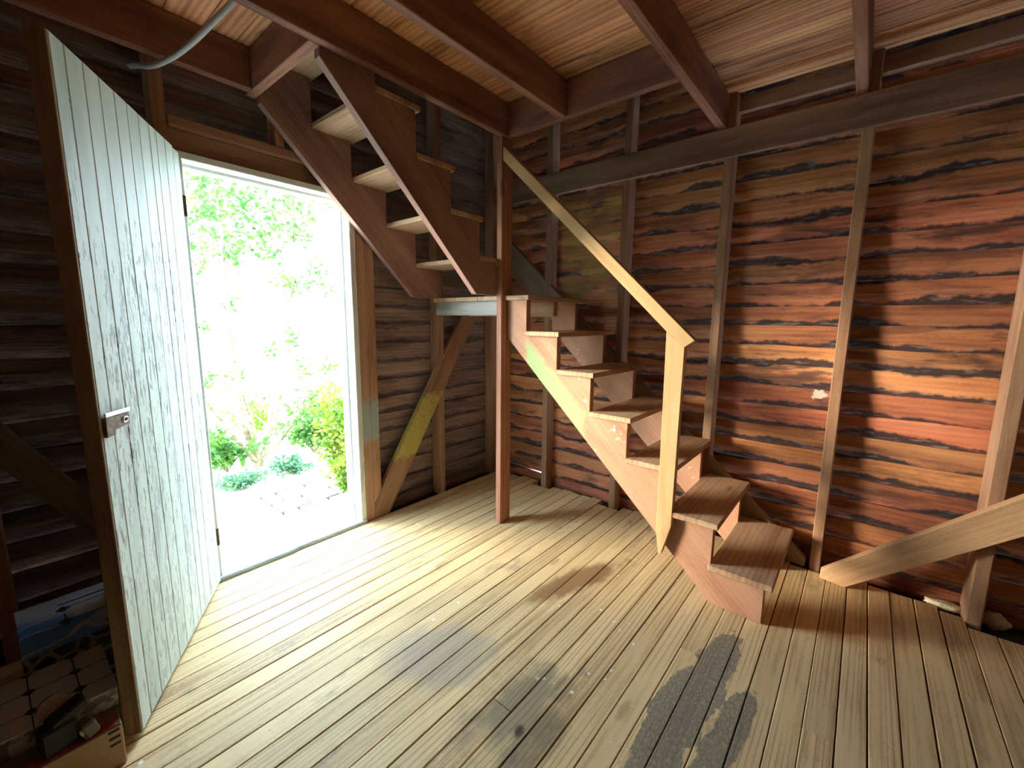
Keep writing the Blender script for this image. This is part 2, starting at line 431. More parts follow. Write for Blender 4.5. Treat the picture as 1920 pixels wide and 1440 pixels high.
def door_paint():
    g = NT('peeling_mint_paint')
    oc = g.objc()
    r = g.rnd()
    off = g.n('ShaderNodeCombineXYZ'); g.put(off.inputs[1], g.math('MULTIPLY', r, 9.0)); g.put(off.inputs[0], g.math('MULTIPLY', r, 3.0))
    v = g.vmath('ADD', oc, off.outputs[0])
    z = g.xyz(g.pos())[2]
    flake = g.noise(g.vmath('MULTIPLY', v, (16.0, 70.0, 70.0)), 1.0, 5.0, 0.65, 0.3)
    flake2 = g.noise(g.vmath('MULTIPLY', v, (5.0, 34.0, 34.0)), 1.0, 4.0, 0.6, 0.5)
    zone = g.noise(g.vmath('MULTIPLY', v, (1.4, 6.0, 6.0)), 1.0, 3.0)
    # the flaking is heaviest on the middle of the leaf
    zz = g.math('MULTIPLY', g.ss(z, 1.9, 1.55), 1.0)
    thr = g.math('MULTIPLY_ADD', zone, 0.34, g.math('MULTIPLY', g.ss(z, 1.45, 1.90), -0.14))
    f = g.ss(g.math('ADD', g.math('MULTIPLY', flake, 0.7), thr), 0.555, 0.585)
    f = g.math('MAXIMUM', f, g.ss(g.math('MULTIPLY_ADD', thr, 0.6, g.math('MULTIPLY', flake2, 0.8)), 0.60, 0.63))
    tint = g.noise(g.vmath('MULTIPLY', v, (2.0, 12.0, 12.0)), 1.0, 4.0)
    paint = g.mix(g.ss(tint, 0.3, 0.7), (0.50, 0.63, 0.57), (0.66, 0.78, 0.71))
    under = g.mix(g.ss(g.math('MULTIPLY_ADD', z, -0.16, flake2), 0.20, 0.44), (0.11, 0.08, 0.06), (0.42, 0.45, 0.44))
    col = g.mix(g.math('MULTIPLY', f, 0.9), paint, under)
    h = g.math('SUBTRACT', g.math('MULTIPLY', tint, 0.3), f)
    return g.finish(col, 0.6, h, 0.5, 0.004, 0.35)
M['door_paint'] = door_paint()
M['door_edge'] = wood('bare_door_edge_wood', (0.36, 0.25, 0.15), (0.25, 0.16, 0.09), (0.12, 0.07, 0.04), (0.06, 0.04, 0.03), 0.5)
M['trim_paint'] = wood('worn_white_trim', (0.78, 0.80, 0.76), (0.72, 0.76, 0.72), (0.50, 0.54, 0.52), (0.22, 0.20, 0.17), 0.5, 0.60, 0.70, 0.05, 0.1, 0.55, 0.0, 0.2)
M['sill_paint'] = wood('worn_sill_paint', (0.52, 0.60, 0.66), (0.40, 0.50, 0.60), (0.16, 0.24, 0.36), (0.30, 0.26, 0.20), 0.5, 0.56, 0.68, 0.05, 0.1, 0.6)
M['rust'] = flat('rusty_iron', (0.22, 0.14, 0.085), 0.7, 0.5, 90.0, 0.5)
M['steel'] = flat('worn_steel', (0.62, 0.66, 0.66), 0.35, 0.8)
M['cable'] = flat('grey_cable_sheath', (0.42, 0.45, 0.46), 0.5)
M['porch'] = wood('pale_porch_plank', (0.50, 0.47, 0.43), (0.42, 0.39, 0.35), (0.24, 0.21, 0.18), (0.3, 0.27, 0.23), 0.3)
M['paver'] = flat('pale_paver', (0.42, 0.38, 0.35), 0.9, 0, 30.0, 0.25)
M['ground'] = flat('dry_garden_ground', (0.52, 0.50, 0.40), 0.95, 0, 3.0, 0.3)
M['bark'] = flat('pale_bark', (0.36, 0.31, 0.19), 0.9, 0, 22.0, 0.5)
def leaf_mat(name, c1, c2):
    g = NT(name)
    nz = g.noise(g.objc(), 6.0, 2.0)
    col = g.mix(g.ss(nz, 0.35, 0.65), c1, c2)
    g.bsdf.inputs['Transmission Weight'].default_value = 0.0
    g.finish(col, 0.55)
    tr = g.n('ShaderNodeBsdfTranslucent')
    g.put(tr.inputs[0], col)
    ad = g.n('ShaderNodeMixShader'); ad.inputs[0].default_value = 0.35
    g.t.links.new(g.bsdf.outputs[0], ad.inputs[1]); g.t.links.new(tr.outputs[0], ad.inputs[2])
    g.t.links.new(ad.outputs[0], g.out.inputs[0])
    return g.m
M['leaf'] = leaf_mat('leaf_green', (0.05, 0.17, 0.03), (0.14, 0.29, 0.05))
M['leaf_cool'] = leaf_mat('leaf_cool_green', (0.06, 0.18, 0.09), (0.13, 0.27, 0.13))
M['leaf_lime'] = leaf_mat('leaf_lime', (0.12, 0.26, 0.02), (0.26, 0.32, 0.04))

# ================================================================ THE SETTING
XL, YR = -2.55, 2.84          # inner faces of the siding
XN = 2.35                     # unseen wall beside the camera
ZROOF = 3.42

# ---- floor
floor = abox('floor', XL - 0.1, XN + 0.1, YB - 0.1, YR + 0.1, -0.12, -0.034, M['dark'], None, 0)
tag(floor, 'worn bare plank floor with paint specks and grey spill stains', 'floor', kind='structure')
STUDX = [-1.93, -1.315, -0.70, -0.09]
STUD5 = 0.505
x = -2.462
k = 0
while x < XN:
    w = 0.0875 + random.uniform(-0.006, 0.006)
    x1 = min(x + w, XN)
    hit = any(x - 0.005 < sx + 0.028 and x1 + 0.005 > sx - 0.028 for sx in STUDX) or (x < STUD5 + 0.06 and x1 > STUD5 - 0.05)
    yend = 2.735 if hit else random.uniform(2.79, 2.832)
    if STUD5 - 0.06 < x < STUD5 + 0.2: yend = min(yend, 2.655)
    if 0.10 < x < 0.33 : yend = 2.77
    gap = random.choice((0.0025, 0.003, 0.004, 0.005))
    if 0.26 < x < 0.35: gap = 0.009
    cuts = [YB]
    if k % 4 == 1: cuts.append(random.uniform(-1.6, -0.6))
    if k % 5 == 3: cuts.append(random.uniform(0.9, 2.2))
    cuts.append(yend)
    for a, b in zip(cuts, cuts[1:]):
        dz = random.uniform(-0.0012, 0.0008)
        abox('floor_board', x + gap / 2, x1 - gap / 2, a + 0.0008, b - 0.0008, -0.034, dz, M['floor'], floor, 0.0018, 1)
    x = x1
    k += 1

# ---- siding seen from inside: overlapping boards with wavy edges
def siding_board(parent, X, org, L, zb, zt, mat, seed, seg):
    bm = bmesh.new()
    th = 0.017
    st = []
    for i in range(seg + 1):
        u = L * i / seg
        jt = mnoise.noise((u * 2.3 + seed * 3.1, seed * 1.7, 0)) * 0.010 + mnoise.noise((u * 8.0, seed * 5.3, 2)) * 0.004
        jb = mnoise.noise((u * 2.0 + 9, seed * 2.9, 4)) * 0.004
        bow = mnoise.noise((u * 1.3, seed * 4.1, 7)) * 0.003
        st.append([bm.verts.new((u, zt + jt, -0.001 + bow)), bm.verts.new((u, (zt + zb) / 2 + 0.01, -0.011 + bow)), bm.verts.new((u, zb + jb, -0.034)),
                   bm.verts.new((u, zb + jb, -0.034 - th)), bm.verts.new((u, zt + jt, -0.001 - th + bow))])
    for a, b in zip(st, st[1:]):
        for q in range(5):
            bm.faces.new((a[q], b[q], b[(q + 1) % 5], a[(q + 1) % 5]))
    bm.faces.new(st[0]); bm.faces.new(st[-1][::-1])
    me = bm_mesh(bm, 'siding_board')
    N = Vector(X).cross(Vector((0, 0, 1)))
    return new_obj('siding_board', me, mat, parent, frame(X, N, org))

def rows(z0, z1, step, rnd):
    out = []
    z = z0
    while z < z1:
        s = step + rnd.uniform(-0.007, 0.007)
        out.append((z, z + s))
        z += s
    return out

wall_right = empty('wall_right', (0, YR, 0), 'brown plank siding wall with exposed studs behind the stairs', 'wall', kind='structure')
rnd = random.Random(11)
cutx = [-1.93, -1.315, -0.70, -0.09, 0.505, 1.12]
for i, (z0, z1) in enumerate(rows(-0.05, ZROOF + 0.05, 0.1155, rnd)):
    xs = [XL - 0.03]
    if i == 1: xs.append(-1.93)
    elif i % 3 == 1: xs.append(rnd.choice(cutx))
    xs.append(XN + 0.05)
    for j, (a, b) in enumerate(zip(xs, xs[1:])):
        if b - a < 0.3: continue
        lap = 0.004 if (i == 1 and j == 0) else 0.026
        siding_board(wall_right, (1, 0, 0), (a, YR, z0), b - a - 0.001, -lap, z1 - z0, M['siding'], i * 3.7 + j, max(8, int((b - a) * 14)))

wall_left = empty('wall_left', (XL, 1.0, 0), 'dim weathered plank siding wall around the open doorway', 'wall', kind='structure')
rnd = random.Random(5)
DY0, DY1, DZ1 = 0.585, 1.455, 2.09
for i, (z0, z1) in enumerate(rows(-0.06, ZROOF + 0.05, 0.122, rnd)):
    spans = [(YB - 0.05, DY0 - 0.03), (DY1 + 0.03, YR + 0.03)] if z0 < DZ1 else [(YB - 0.05, YR + 0.03)]
    for j, (a, b) in enumerate(spans):
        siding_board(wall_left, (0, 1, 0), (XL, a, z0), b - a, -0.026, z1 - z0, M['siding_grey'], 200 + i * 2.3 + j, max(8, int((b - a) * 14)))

# ---- right wall framing
for sx in STUDX:
    abox('stud', sx - 0.025, sx + 0.025, 2.75, YR + 0.004, -0.03, ZROOF, M['stud'], wall_right, 0.004)
abox('stud', STUD5 - 0.024, STUD5 + 0.032, 2.70, YR + 0.004, -0.03, ZROOF, M['stud'], wall_right, 0.006)
abox('stud', 1.10, 1.15, 2.75, YR + 0.004, -0.03, ZROOF, M['stud'], wall_right, 0.004)
abox('stud', 1.71, 1.76, 2.75, YR + 0.004, -0.03, ZROOF, M['stud'], wall_right, 0.004)
abox('ledger_board', -2.459, XN, 2.724, 2.7505, 2.268, 2.423, M['ledger'], wall_right, 0.003)
abox('top_plate', -0.68, XN, 2.80, YR + 0.002, 2.52, 2.60, M['ledger'], wall_right, 0.004)
# diagonal braces
prism('brace', [(-2.458, 2.115), (-2.458, 1.875), (-0.405, 0.0), (-0.135, 0.0), (-0.135, 0.045)], (1, 0, 0), (0, 0, 1), (0, 2.798, 0), 0.046, M['brace_old'], wall_right, (1, -0.91))
prism('brace', [(-0.06, 0.056), (-0.058, 0.012), (0.046, 0.001), (1.23, 1.02), (1.11, 1.14)], (1, 0, 0), (0, 0, 1), (0, 2.698, 0), 0.043, M['brace'], wall_right, (1, 0.9))

# ---- left wall framing
for (a, b, zb, m) in ((2.105, 2.157, -0.02, 'stud'), (1.522, 1.578, -0.02, 'door_stud'), (1.457, 1.5215, -0.02, 'door_stud'),
                      (1.03, 1.075, 2.2355, 'stud'), (0.525, 0.578, -0.02, 'stud'), (-0.115, -0.065, -0.02, 'stud'), (-0.70, -0.65, -0.02, 'stud'), (-1.3, -1.25, -0.02, 'stud')):
    abox('stud', XL - 0.004, -2.458, a, b, zb, ZROOF if m == 'stud' else 2.19, M[m], wall_left, 0.004)
abox('corner_stud', XL - 0.004, -2.46, 2.71, YR + 0.002, -0.02, ZROOF, M['stud'], wall_left, 0.004)
abox('door_header', XL - 0.004, -2.452, 0.579, 1.578, 2.1905, 2.235, M['stud'], wall_left, 0.004)
abox('header_board', XL - 0.004, -2.485, 0.579, 1.456, 2.092, 2.19, M['stud'], wall_left, 0.003)
prism('brace', [(1.521, 0.115), (1.521, 0.0), (1.632, 0.0), (2.57, 1.475), (2.41, 1.475)], (0, 1, 0), (0, 0, 1), (-2.500, 0, 0), 0.044, M['brace_left'], wall_left, (0.6, 1))
prism('brace', [(-0.75, 2.19), (-0.75, 2.0), (0.30, 0.19), (0.42, 0.19)], (0, 1, 0), (0, 0, 1), (-2.500, 0, 0), 0.042, M['brace_old'], wall_left, (0.55, -1))

# ---- ceiling
ceiling = empty('ceiling', (0, 0, 2.61), 'board ceiling on exposed dark joists, open above the stairs', 'ceiling', kind='structure')
JZ0, JZ1 = 2.425, 2.608
abox('joist', -1.790, -1.745, YB, 2.098, JZ0, JZ1, M['joist'], ceiling)
abox('joist', -1.392, -1.347, YB, 2.0555, JZ0, JZ1, M['joist'], ceiling)
for xa in (-0.765, -0.152, 0.46, 1.07, 1.68):
    abox('joist', xa, xa + 0.045, YB, YR - 0.002, JZ0, JZ1, M['joist'], ceiling)
abox('joist', -2.412, -2.367, YB, 0.9005, JZ0, JZ1, M['joist'], ceiling)
abox('stair_header', -1.7445, -0.7655, 2.056, 2.099, JZ0 + 0.002, JZ1, M['joist'], ceiling)
abox('stair_header', -2.455, -1.7905, 0.901, 0.946, JZ0, JZ1, M['joist'], ceiling)
rnd = random.Random(3)
y = YB
while y < 2.77:
    w = rnd.choice((0.095, 0.13, 0.14, 0.15, 0.17))
    y1 = min(y + w, 2.775)
    if y < 0.93 < y1: y1 = 0.93
    if y < 2.075 < y1: y1 = 2.075
    xs = XL if y1 <= 0.94 else (-1.79 if y1 <= 2.08 else -0.765)
    dz = rnd.uniform(-0.001, 0.004)
    cuts = [xs]
    if rnd.random() < 0.35: cuts.append(rnd.choice((-0.742, -0.13, 0.48)))
    cuts.append(XN)
    for a, b in zip(cuts, cuts[1:]):
        if b - a > 0.05:
            abox('ceiling_board', a + 0.0006, b - 0.0006, y + 0.001, y1 - 0.001, JZ1 + dz, JZ1 + 0.026 + dz, M['ceil'], ceiling, 0.002, 0)
    y = y1

# ---- unseen walls and roof that close the room
def plank_wall(name, plane, c, a0, a1, holes, label):
    root = empty(name, (c, 0, 0) if plane == 'x' else (0, c, 0), label, 'wall', kind='structure')
    def part(a, b, za, zb):
        if plane == 'x': abox('wall_panel', c, c + 0.05, a, b, za, zb, M['plank_wall'], root, 0, 1)
        else: abox('wall_panel', a, b, c - 0.05, c, za, zb, M['plank_wall'], root, 0, 0)
    e = a0
    for (h0, h1, z0, z1) in holes:
        part(e, h0, -0.1, ZROOF)
        part(h0, h1, -0.1, z0); part(h0, h1, z1, ZROOF)
        e = h1
    part(e, a1, -0.1, ZROOF)
    return root
plank_wall('wall_back', 'y', YB, XL - 0.05, XN + 0.05, [], 'plain board wall opposite the stairs')
plank_wall('wall_side', 'x', XN, YB - 0.05, YR + 0.05, [], 'plain board wall opposite the doorway')
roof = abox('roof', XL - 0.35, XN + 0.3, YB - 0.3, YR + 0.35, ZROOF, ZROOF + 0.06, M['roof'], None, 0)
tag(roof, 'dark board roof closing the loft above the stairwell', 'roof', kind='structure')

# ---- door frame
frame_root = empty('trim_1', (-2.5, 1.02, 0), 'worn white painted door frame with weathered threshold', 'door frame', kind='structure')
abox('jamb', -2.625, -2.455, 1.418, 1.456, 0.012, 2.0585, M['trim_paint'], frame_root, 0.003)
abox('door_stop', -2.60, -2.535, 1.405, 1.4175, 0.012, 2.045, M['trim_paint'], frame_root, 0.002)
abox('jamb', -2.625, -2.455, 0.585, 0.618, 0.012, 2.0585, M['trim_paint'], frame_root, 0.003)
abox('head_jamb', -2.625, -2.455, 0.579, 1.456, 2.059, 2.091, M['trim_paint'], frame_root, 0.003)
abox('head_stop', -2.60, -2.535, 0.619, 1.4045, 2.045, 2.0585, M['trim_paint'], frame_root, 0.002)
abox('threshold', -2.625, -2.50, 0.555, 1.47, -0.04, 0.004, M['sill_paint'], frame_root, 0.004)
prism('threshold_strip', [(0.575, -2.437), (0.97, -2.437), (1.00, -2.446), (1.455, -2.446), (1.455, -2.499), (0.575, -2.499)], (0, 1, 0), (1, 0, 0), (0, 0, 0.024), 0.036, M['sill_paint'], frame_root, (1, 0), 0.004)

# ---- door leaf
HB = Vector((-2.425, 0.600, 0)); FB = Vector((-1.683, 0.166, 0))
dd = (FB - HB).normalized(); dn = Vector((-dd.y, dd.x, 0))      # dn faces the room corner
if dn.dot(Vector((1, 1, 0))) < 0: dn = -dn
door = empty('door_1', HB, 'open tongue-and-groove plank door with peeling mint white paint', 'door', kind='structure')
LD = (FB - HB).length
ws = [0.066, 0.079, 0.081, 0.058, 0.083, 0.08, 0.078, 0.084, 0.08, 0.082, 0.06]
sc_ = LD / sum(ws)
a = 0.0
rnd = random.Random(21)
for i, w in enumerate(ws):
    w *= sc_
    p = HB + dd * (a + w / 2) - dn * 0.012
    zt = 2.078 - 0.004 * a
    if i == 0: zt -= 0.006
    board('door_plank', p + Vector((0, 0, 0.018)), p + Vector((0, 0, zt)), w - 0.0022, 0.024 + rnd.uniform(-0.001, 0.001), dn, M['door_paint'], door, 0.0022)
    a += w
board('edge_strip', FB - dn * 0.0225 + dd * 0.0045 + Vector((0, 0, 0.018)), FB - dn * 0.0225 + dd * 0.0045 + Vector((0, 0, 2.073)), 0.009, 0.043, dn, M['door_edge'], door, 0.002)
for zc in (0.3, 1.05, 1.8):
    board('batten', HB + dd * 0.03 - dn * 0.0335 + Vector((0, 0, zc)), FB - dd * 0.05 - dn * 0.0335 + Vector((0, 0, zc)), 0.13, 0.018, dn, M['door_edge'], door, 0.002)
# rusty latch on the free edge
lp = FB - dd * 0.072 + dn * 0.0045 + Vector((0, 0, 1.032))
mwl = frame(-dd, dn, lp)
latch = new_obj('latch', bm_mesh(box_bm(0.140, 0.042, 0.007, 0.0015), 'latch'), M['rust'], door, mwl)
bm = box_bm(0.046, 0.058, 0.010, 0.001, None, (-0.047, -0.004, 0.001))
new_obj('latch_case', bm_mesh(bm, 'latch_case'), M['rust'], latch, mwl)
bm = bmesh.new()
pts = []
for q in range(17):
    t = 2 * math.pi * q / 16
    pts.append((0.040 + 0.014 * math.cos(t), -0.001 + 0.008 * math.sin(t), 0.006))
tube_bm(pts, [0.0018] * 17, 6, bm)
new_obj('keyhole_ring', bm_mesh(bm, 'keyhole_ring'), M['steel'], latch, mwl)
bm = box_bm(0.142, 0.012, 0.004, 0.001, None, (0.002, 0.029, 0.004))
new_obj('strike_strip', bm_mesh(bm, 'strike_strip'), M['steel'], latch, mwl @ Matrix.Rotation(-0.05, 4, 'Z'))
for zc in (0.25, 1.85):
    bm = bmesh.new()
    tube_bm([(0, 0, -0.045), (0, 0, 0.045)], [0.007, 0.007], 8, bm)
    new_obj('hinge', bm_mesh(bm, 'hinge'), M['rust'], door, Matrix.Translation(HB - dd * 0.010 + dn * 0.002 + Vector((0, 0, zc))))

# ================================================================ STAIRCASE
stair = empty('staircase', (-1.0, 2.3, 0), 'open-riser plank staircase turning at a corner landing', 'staircase')
Z1, RISE = 0.205, 0.2165
N1, RUN = -0.205, 0.2277
tz = [Z1 + RISE * i for i in range(7)]
nx = [N1 - RUN * i for i in range(7)]
TT = 0.028
def lower_outline(xend):
    pts = [(nx[0] - 0.03, 0.001)]
    for i in range(6):
        pts.append((nx[i] - 0.03, tz[i] - TT))
        pts.append((nx[i + 1] - 0.03, tz[i] - TT))
    pts.append((nx[6] - 0.03, tz[6] - TT))
    pts.append((xend, tz[6] - TT))
    pts.append((xend, 1.222 - 0.948 * (xend + 1.728)))
    pts.append((-0.455, 0.001))
    return pts
prism('stringer', lower_outline(-1.757), (1, 0, 0), (0, 0, 1), (0, 2.109, 0), 0.04, M['stringer'], stair, (1, -0.95), 0.002)
prism('stringer', lower_outline(-1.80), (1, 0, 0), (0, 0, 1), (0, 2.672, 0), 0.04, M['stringer'], stair, (1, -0.95), 0.002)
rnd = random.Random(2)
for i in range(6):
    y0 = 2.04 + rnd.uniform(-0.008, 0.008)
    xb = nx[i] - (RUN + 0.026) + (0.004 if i else -0.012)
    abox('tread', xb, nx[i] + rnd.uniform(-0.004, 0.004), y0, 2.742, tz[i] - TT, tz[i], M['tread'], stair, 0.004, 1)
# landing
for (xa, xb) in ((-1.775, nx[6]), (-1.995, -1.777), (-2.215, -1.997), (-2.44, -2.217)):
    ya = 2.119 if xa > -1.8 else 2.045
    abox('landing_board', xa, xb, ya if xa > -1.8 else 2.048, 2.738, tz[6] - TT, tz[6], M['tread'], stair, 0.003, 1)
abox('landing_nosing', -1.757, nx[6], 2.045, 2.1185, tz[6] - TT, tz[6], M['tread'], stair, 0.003, 0)
abox('landing_joist', -2.44, -1.804, 2.07, 2.112, 1.383, tz[6] - TT, M['grey_wood'], stair, 0.003, 0)
abox('landing_joist', -2.44, -1.625, 2.40, 2.442, 1.383, tz[6] - TT, M['tread'], stair, 0.003, 0)
abox('landing_joist', -2.44, -1.802, 2.675, 2.717, 1.383, tz[6] - TT, M['tread'], stair, 0.003, 0)
# upper flight
UZ = [1.729, 1.951, 2.170, 2.388]
UN = [2.122, 1.898, 1.676, 1.449]
UTT = 0.028
def upper_outline():
    pts = [(2.10 - 0.02, tz[6]), (2.085, UZ[0] - UTT)]
    pts = [(2.094, 1.505)]
    for i in range(4):
        pts.append((UN[i] - 0.028, UZ[i] - UTT))
        nxt = UN[i + 1] - 0.028 if i < 3 else 1.200
        pts.append((nxt, UZ[i] - UTT))
    pts.append((1.200, 2.606))
    pts.append((0.947, 2.606))
    pts.append((0.947, 2.395))
    pts.append((1.842, 1.505))
    return pts
near_pts = [(min(a_, 2.017), b_) for a_, b_ in upper_outline()]
near_pts = [p for i_, p in enumerate(near_pts) if p != near_pts[i_ - 1]]
prism('stringer', near_pts, (0, 1, 0), (0, 0, 1), (-1.845, 0, 0), 0.042, M['stringer_up'], stair, (1, -0.98), 0.002)
prism('stringer', upper_outline(), (0, 1, 0), (0, 0, 1), (-2.442, 0, 0), 0.042, M['stringer_up'], stair, (1, -0.98), 0.002)
for i in range(4):
    yb = UN[i] - 0.252
    xr = -1.797 if UN[i] < 2.0 else -1.8035
    abox('tread', -2.452, xr, yb, UN[i], UZ[i] - UTT, UZ[i], M['tread'], stair, 0.004, 0)
abox('tread', -2.452, -1.7915, 0.9475, 1.225, 2.608, 2.634, M['tread'], stair, 0.004, 0)
# handrail and its lower support
prism('handrail', [(-1.764, 2.372), (-1.764, 2.292), (-0.732, 1.309), (-0.640, 1.236), (-0.597, 1.268)], (1, 0, 0), (0, 0, 1), (0, 2.066, 0), 0.040, M['pine'], stair, (1, -0.95), 0.002)
prism('rail_post', [(-0.731, 1.3075), (-0.642, 1.237), (-0.648, 0.345), (-0.690, 0.185), (-0.702, 0.178), (-0.720, 0.29)], (1, 0, 0), (0, 0, 1), (0, 2.066, 0), 0.036, M['pine'], stair, (0, 1), 0.002)

post = abox('support_post', -1.802, -1.760, 2.018, 2.118, 0.0, JZ0, M['post'], None, 0.003)
tag(post, 'slim reddish square post standing from floor to joist at the stair landing', 'post')

# ================================================================ THINGS
# grey cable hanging from the ceiling
bm = bmesh.new()
cp = [(-1.98, 0.74, 2.606), (-2.02, 0.72, 2.56), (-2.09, 0.675, 2.50), (-2.18, 0.63, 2.445), (-2.28, 0.585, 2.405), (-2.37, 0.545, 2.386), (-2.43, 0.52, 2.388), (-2.47, 0.507, 2.40), (-2.56, 0.49, 2.42)]
def catmull(P, n=6):
    P = [Vector(p) for p in P]
    out = []
    for i in range(len(P) - 1):
        p0, p1, p2, p3 = P[max(i - 1, 0)], P[i], P[i + 1], P[min(i + 2, len(P) - 1)]
        for k in range(n):
            t = k / n
            out.append(0.5 * ((2 * p1) + (p2 - p0) * t + (2 * p0 - 5 * p1 + 4 * p2 - p3) * t * t + (3 * p1 - p0 - 3 * p2 + p3) * t ** 3))
    out.append(P[-1])
    return out
cpts = catmull(cp)
tube_bm(cpts, [0.0115] * len(cpts), 10, bm)
cable = smooth(new_obj('electric_cable', bm_mesh(bm, 'electric_cable'), M['cable']))
tag(cable, 'thick grey cable looping from the ceiling to the wall above the door', 'cable')

# cartons behind the door
def oct_print():
    g = NT('octagon_tile_print')
    s = g.xyz(g.objc())
    P = 0.1016
    def cell(c, o):
        return g.math('ABSOLUTE', g.math('SUBTRACT', g.math('FRACT', g.math('ADD', g.math('DIVIDE', c, P), o)), 0.5))
    u, v = cell(s[0], 0.5 + 0.38), cell(s[1], 0.5 + 0.20)
    # u,v = 0 on grid lines
    line = g.math('LESS_THAN', g.math('MINIMUM', u, v), 0.016)
    dia = g.math('LESS_THAN', g.math('ADD', u, v), 0.17)
    m = g.math('MAXIMUM', line, dia)
    top = g.math('GREATER_THAN', g.xyz(g.n('ShaderNodeNewGeometry').outputs['Normal'])[2], 0.5)
    col = g.mix(m, (0.72, 0.76, 0.86), (0.06, 0.06, 0.09))
    nz = g.ss(g.noise(g.objc(), 28.0, 2.0), 0.45, 0.55)
    side = g.mix(nz, (0.18, 0.16, 0.15), (0.42, 0.40, 0.36))
    return g.finish(g.mix(top, side, col), 0.16, spec=0.5)
def carton_surface():
    g = NT('tile_carton_surface')
    o = g.objc()
    s = g.xyz(o)
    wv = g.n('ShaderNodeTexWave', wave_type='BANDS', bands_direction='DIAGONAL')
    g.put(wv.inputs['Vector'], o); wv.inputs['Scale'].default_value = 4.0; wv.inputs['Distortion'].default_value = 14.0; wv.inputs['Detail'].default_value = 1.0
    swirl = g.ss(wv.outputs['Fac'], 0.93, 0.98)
    base = g.mix(g.ss(g.math('MULTIPLY_ADD', s[1], -0.5, s[0]), -0.03, 0.05), (0.62, 0.76, 0.95), (0.14, 0.42, 0.92))  # carton top blends smoothly from pale blue to strong blue
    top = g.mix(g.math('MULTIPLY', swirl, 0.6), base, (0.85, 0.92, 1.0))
    # printed tile outline with two dark diamonds
    def box(c, lo, hi): return g.math('MULTIPLY', g.math('GREATER_THAN', c, lo), g.math('LESS_THAN', c, hi))
    def dia(cx, cy, r): return g.math('LESS_THAN', g.math('ADD', g.math('ABSOLUTE', g.math('SUBTRACT', s[0], cx)), g.math('ABSOLUTE', g.math('SUBTRACT', s[1], cy))), r)
    white = g.math('MULTIPLY', box(s[0], -0.11, 0.03), box(s[1], -0.03, 0.09))
    top = g.mix(white, top, (0.80, 0.86, 0.94))
    ln = g.math('MULTIPLY', box(s[0], -0.118, -0.108), box(s[1], -0.06, 0.09))
    ln = g.math('MAXIMUM', ln, g.math('MULTIPLY', box(s[0], -0.118, 0.03), box(s[1], 0.086, 0.091)))
    ln = g.math('MAXIMUM', ln, g.math('MULTIPLY', box(s[0], -0.03, 0.05), box(s[1], -0.052, -0.047)))
    ln = g.math('MAXIMUM', ln, g.math('MULTIPLY', box(s[0], -0.078, -0.073), box(s[1], -0.04, 0.09)))
    ln = g.math('MAXIMUM', ln, g.math('MULTIPLY', box(s[0], 0.026, 0.031), box(s[1], -0.04, 0.09)))
    ln = g.math('MAXIMUM', ln, dia(-0.07, -0.05, 0.022)); ln = g.math('MAXIMUM', ln, dia(0.03, -0.05, 0.022))
    top = g.mix(ln, top, (0.07, 0.06, 0.09))
    vo = g.n('ShaderNodeTexVoronoi'); vo.feature = 'DISTANCE_TO_EDGE'
    g.put(vo.inputs['Vector'], o); vo.inputs['Scale'].default_value = 16.0
    peb = g.mix(g.ss(vo.outputs['Distance'], 0.05, 0.12), (0.40, 0.36, 0.33), (0.07, 0.10, 0.13))
    isn = g.math('GREATER_THAN', g.xyz(g.n('ShaderNodeNewGeometry').outputs['Normal'])[2], 0.5)
    return g.finish(g.mix(isn, peb, top), 0.14, spec=0.5)
def card_print():
    g = NT('brown_cardboard')
    o = g.objc(); s = g.xyz(o)
    nz = g.noise(g.vmath('MULTIPLY', o, (40, 40, 200)), 1.0, 2.0)
    col = g.mix(nz, (0.40, 0.29, 0.17), (0.50, 0.37, 0.22))
    front = g.math('GREATER_THAN', g.xyz(g.n('ShaderNodeNewGeometry').outputs['Normal'])[0], 0.5)
    bar = g.math('LESS_THAN', g.math('ABSOLUTE', g.math('SUBTRACT', g.math('FRACT', g.math('MULTIPLY', s[2], 45.0)), 0.5)), 0.22)
    zone = g.math('MULTIPLY', g.math('GREATER_THAN', s[1], 0.135), g.math('GREATER_THAN', s[2], 0.008))
    zone = g.math('MULTIPLY', zone, g.math('LESS_THAN', s[1], 0.160))
    col = g.mix(g.math('MULTIPLY', g.math('MULTIPLY', bar, zone), front), col, (0.05, 0.04, 0.035))
    top = g.math('GREATER_THAN', g.xyz(g.n('ShaderNodeNewGeometry').outputs['Normal'])[2], 0.5)
    col = g.mix(top, col, (0.20, 0.13, 0.10))
    return g.finish(col, 0.85)
M['oct'] = oct_print(); M['photo'] = carton_surface(); M['card'] = card_print()

def placed_box(name, cx, cy, z0, sx, sy, sz, rot, mat, label, cat, bev=0.003, group=None):
    mw = Matrix.Translation((cx, cy, z0 + sz / 2)) @ Matrix.Rotation(rot, 4, 'Z')
    root = new_obj(name, bm_mesh(box_bm(sx, sy, sz, bev), name), mat, None, mw)
    return tag(root, label, cat, group), mw
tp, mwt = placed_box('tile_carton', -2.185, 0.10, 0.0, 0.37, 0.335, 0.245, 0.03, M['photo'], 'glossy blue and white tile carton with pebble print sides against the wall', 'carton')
bm = box_bm(0.03, 0.336, 0.0012, 0, None, (0.12, 0, 0.1232)); 
cb, mwc = placed_box('cardboard_carton', -1.78, -0.055, 0.0, 0.34, 0.335, 0.135, 0.02, M['card'], 'low brown cardboard carton with a red stripe beside the door edge', 'carton')
bm = box_bm(0.034, 0.20, 0.0015, 0, None, (0.148, 0.062, 0.0682))
